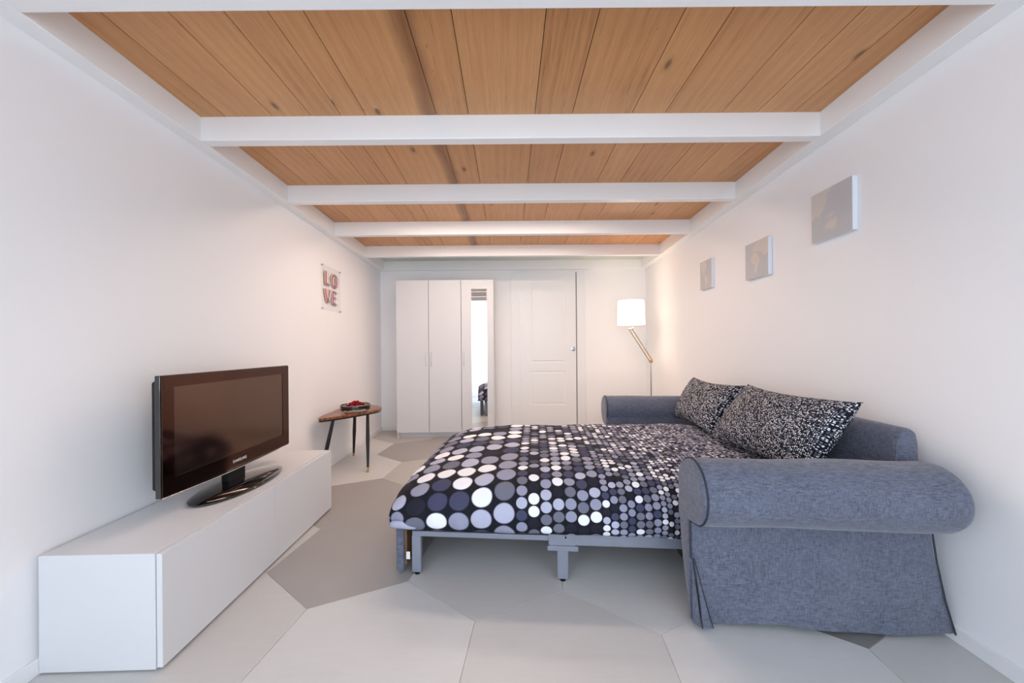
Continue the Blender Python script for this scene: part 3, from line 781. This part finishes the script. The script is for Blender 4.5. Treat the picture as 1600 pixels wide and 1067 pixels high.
part('care_tag', lambda bm: (box(bm, -1.196, -1.178, .292, .2935, .070, .105)), M['tag'], 'white care tag')
def mat_bm(bm): box(bm, -1.17, .72, .33, 1.45, .2195, .33)
part('mattress', mat_bm, M['mattress'], 'thin dark mattress', bevel=.02, seg=3)

# ---------------------------------------------------------------- duvet
def interp(T, x):
    for (a, u), (b, v) in zip(T, T[1:]):
        if x <= b: return u+(v-u)*max(0, min(1, (x-a)/(b-a)))
    return T[-1][1]
TOPZ = [(-1.285,.30),(-1.27,.36),(-1.22,.405),(-1.12,.440),(-.95,.465),(-.7,.482),(-.3,.490),(.3,.495),(.75,.50)]
prof = [(.300,.235),(.272,.222),(.252,.245),(.243,.30),(.250,.36),(.280,.415),(.335,.455),(.42,.478),(.60,.494),(.88,.500),(1.15,.500),(1.35,.494),(1.45,.470),(1.50,.43),(1.525,.37),(1.53,.30),(1.515,.245),(1.49,.24)]
def rs(P, n):
    d = [0]
    for a, b in zip(P, P[1:]): d.append(d[-1]+math.dist(a, b))
    out = []
    for k in range(n+1):
        t = d[-1]*k/n
        for i in range(len(P)-1):
            if t <= d[i+1]+1e-9:
                f = (t-d[i])/(d[i+1]-d[i]); p0, p1, p2, p3 = P[max(i-1,0)], P[i], P[i+1], P[min(i+2,len(P)-1)]
                q = [.5*((2*p1[c])+(-p0[c]+p2[c])*f+(2*p0[c]-5*p1[c]+4*p2[c]-p3[c])*f*f+(-p0[c]+3*p1[c]-3*p2[c]+p3[c])*f**3) for c in (0,1)]
                out.append((q[0], q[1], t)); break
    return out
PR = rs(prof, 150)
dv = empty('duvet', (.672, 1.297, 0), RZ)
tag(dv, 'black duvet printed with white, grey and lilac dots, spread over the folded-out bed', 'duvet')
bm = NB(); uvl = bm.loops.layers.uv.new('UVMap')
cols_a = [(-1.262,0.0),(-1.275,.25),(-1.284,.5),(-1.286,.75),(-1.278,.92)] 
NA = 190; grid = []; us = []
alist = []
# end cap columns (fraction of the height kept) then the length of the bed
for (a, fr) in ((-1.235,.0),(-1.262,.10),(-1.276,.30),(-1.280,.52),(-1.274,.72),(-1.258,.88)): alist.append((a, fr))
for k in range(NA+1): alist.append((-1.235+(.76+1.235)*k/NA, 1.0))
u = 0; last = None
for (a, fr) in alist:
    tz = interp(TOPZ, a); tz = tz if fr == 1 else .245+(interp(TOPZ, -1.235)-.245)*fr
    key = (a, tz)
    if last: u += math.dist(last, key)
    last = key; us.append(u)
    row = []
    inset = .045*(1-min(1, max(0, (a+1.285)/.16)))**2
    for (b, z, t) in PR:
        zb = .235; h = (z-zb)/(.50-zb); zz = zb+h*(tz-zb) if h > 0 else z
        bb = b+inset*(1 if b < .9 else -1)*(1 if abs(b-.9) > .3 else abs(b-.9)/.3)
        nv = Vector((a*3.2, b*3.2, z*3)); w = noise.noise(nv)*.010
        w += noise.noise(Vector((a*13+b*5, b*17, z*9)))*.0045
        # radiating gathers over the near drop
        dr = max(0, min(1, (.47-z)/.2)); w += dr*.006*math.sin(a*38+4*math.sin(a*7)+noise.noise(Vector((a*5,z*4,0)))*4)
        # long creases fanning from the head end
        top = max(0, min(1, (z-.44)/.05)); fan = math.atan2(b-.55, 1.35-a)
        w += top*.0045*(1-abs(2*((fan*9+.6*noise.noise(Vector((a*2,b*2,5))))%1)-1))*max(0, min(1, (a+.6)/.5))
        hem = .010*noise.noise(Vector((a*5, 0, 1 if b < .9 else 7))) if h < .12 else 0
        out = -1 if b < .9 else 1
        fs = max(0, min(1, (.46-z)/.1))
        row.append(bm.verts.new((a-(.3*w if a < -1.2 else 0), bb+out*w*fs, zz+w*(1-fs*.5)+hem)))
    grid.append(row)
for i in range(len(grid)-1):
    for j in range(len(PR)-1):
        f = bm.faces.new((grid[i][j], grid[i+1][j], grid[i+1][j+1], grid[i][j+1]))
        for lp, (uu, vv) in zip(f.loops, ((us[i],PR[j][2]),(us[i+1],PR[j][2]),(us[i+1],PR[j+1][2]),(us[i],PR[j+1][2]))): lp[uvl].uv = (uu, vv+.013)
dc = mk('duvet_cover', bm, M['duvet'], dv, smooth=True)
so = dc.modifiers.new('solid', 'SOLIDIFY'); so.thickness = .006; so.offset = -1
# turned-up corner showing the pale lining
bm = NB()
pts = [[(-1.262,.272,.262),(-1.235,.258,.272),(-1.20,.250,.276),(-1.165,.252,.262),(-1.13,.256,.245)],
       [(-1.268,.262,.240),(-1.235,.246,.246),(-1.20,.240,.250),(-1.165,.244,.242),(-1.135,.250,.236)],
       [(-1.262,.275,.226),(-1.232,.262,.232),(-1.20,.256,.234),(-1.170,.262,.228),(-1.15,.268,.226)]]
gr = [[bm.verts.new((x, y-.004, z)) for x, y, z in r] for r in pts]
for i in range(2):
    for j in range(4): bm.faces.new((gr[i][j], gr[i][j+1], gr[i+1][j+1], gr[i+1][j]))
o = mk('lining_corner', bm, M['lining'], dv, smooth=True, sub=1); so = o.modifiers.new('solid', 'SOLIDIFY'); so.thickness = .003
tag(o, 'pale lilac lining at the turned-up corner')

# ---------------------------------------------------------------- pillows
def pillow(label, corners, thick, seed):
    """corners in sofa axes: bottom-left, bottom-right, top-right, top-left as seen from the bed's foot (near = right)"""
    Rm = Matrix.Rotation(RZ, 3, 'Z'); O = Vector((.672, 1.297, 0))
    C = [O+Rm@Vector(c) for c in corners]; cen = sum(C, Vector())/4
    nrm = (C[1]-C[0]).cross(C[3]-C[0]).normalized()
    if nrm.x > 0: nrm = -nrm
    bm = NB(); uvl = bm.loops.layers.uv.new('UVMap'); N = 36
    W_ = (C[1]-C[0]).length; H_ = (C[3]-C[0]).length
    sides = []
    for s in (1, -1):
        g = []
        for i in range(N+1):
            r = []
            for j in range(N+1):
                u, v = -1+2*i/N, -1+2*j/N
                pu = u*(1-.055*(1-v*v)) ; pv = v*(1-.085*(1-u*u))
                a, b = (pu+1)/2, (pv+1)/2
                P_ = (C[0]*(1-a)+C[1]*a)*(1-b)+(C[3]*(1-a)+C[2]*a)*b
                e = max(0, (1-u*u)*(1-v*v)); th = thick*.5*e**.42
                w = noise.noise(Vector((u*2.2+seed, v*2.2, s)))*.012*min(1, e*3)+noise.noise(Vector((u*7+seed, v*6, s)))*.005*min(1, e*4)
                r.append(bm.verts.new(P_+nrm*s*(th+w)+Vector((0,0,-.010*(1-u*u)*(v+1)/2))-cen))
            g.append(r)
        sides.append(g)
    for s, g in enumerate(sides):
        for i in range(N):
            for j in range(N):
                q = (g[i][j], g[i+1][j], g[i+1][j+1], g[i][j+1]); f = bm.faces.new(q)
                for lp, (a, b) in zip(f.loops, ((i,j),(i+1,j),(i+1,j+1),(i,j+1))): lp[uvl].uv = (a/N*W_+s*3, b/N*H_)
    bmesh.ops.remove_doubles(bm, verts=bm.verts, dist=.0004)
    o = mk('pillow', bm, M['pillow'], smooth=True); o.location = cen
    tag(o, label, 'pillow', 'speckled pillows on the sofa bed')
    return o
pillow('speckled pillow nearest the camera, leaning on the sofa back, one pointed upper corner',
       [(.50,.92,.512),(.56,.20,.52),(.715,.145,.85),(.695,.87,.845)], .19, 1.3)
pillow('speckled pillow farther back, partly behind the nearer pillow, by the far sofa arm',
       [(.52,1.53,.52),(.52,.955,.52),(.715,.93,.83),(.665,1.53,.83)], .19, 6.1)

# ---------------------------------------------------------------- floor lamp
lp = empty('floor_lamp', (1.616, 4.0, 0))
tag(lp, 'lit floor lamp with white drum shade and bent metal arm behind the sofa', 'lamp')
part('base', lambda bm: lathe(bm, [(.12,.001),(.125,.006),(.12,.014),(.02,.018)], n=40), M['chrome'], parent=lp, smooth=True, autosm=40)
part('pole', lambda bm: tube(bm, [(0,0,.015),(0,0,.885)], .0075, 12), M['chrome'], parent=lp, smooth=True, autosm=40)
part('joint', lambda bm: tube(bm, [(0,-.02,.900),(0,.02,.900)], .016, 16), M['brass'], parent=lp, smooth=True, autosm=40)
part('arm', lambda bm: (tube(bm, [(-.012,0,.898),(-.245,0,1.265)], .0045, 10), tube(bm, [(.014,0,.915),(-.212,0,1.278)], .0045, 10)), M['brass'], parent=lp, smooth=True, autosm=40)
part('shade_holder', lambda bm: (tube(bm, [(-.222,-.0,1.262),(-.222,0,1.42)], .008, 12), tube(bm, [(-.25,0,1.27),(-.20,0,1.28)], .010, 10)), M['chrome'], parent=lp, smooth=True, autosm=40)
bm = NB(); lathe(bm, [(.150,1.322),(.142,1.590),(.140,1.590),(.148,1.322),(.150,1.322)], (-.222,0,0), 56, cap=False); tag(mk('lamp_shade', bm, M['shade'], lp, smooth=True, autosm=40), 'glowing white drum shade')
part('bulb', lambda bm: lathe(bm, [(.003,1.42),(.014,1.425),(.016,1.44),(.026,1.465),(.028,1.485),(.020,1.505),(.003,1.513)], (-.222,0,0), 20), M['bulb'], parent=lp, smooth=True)
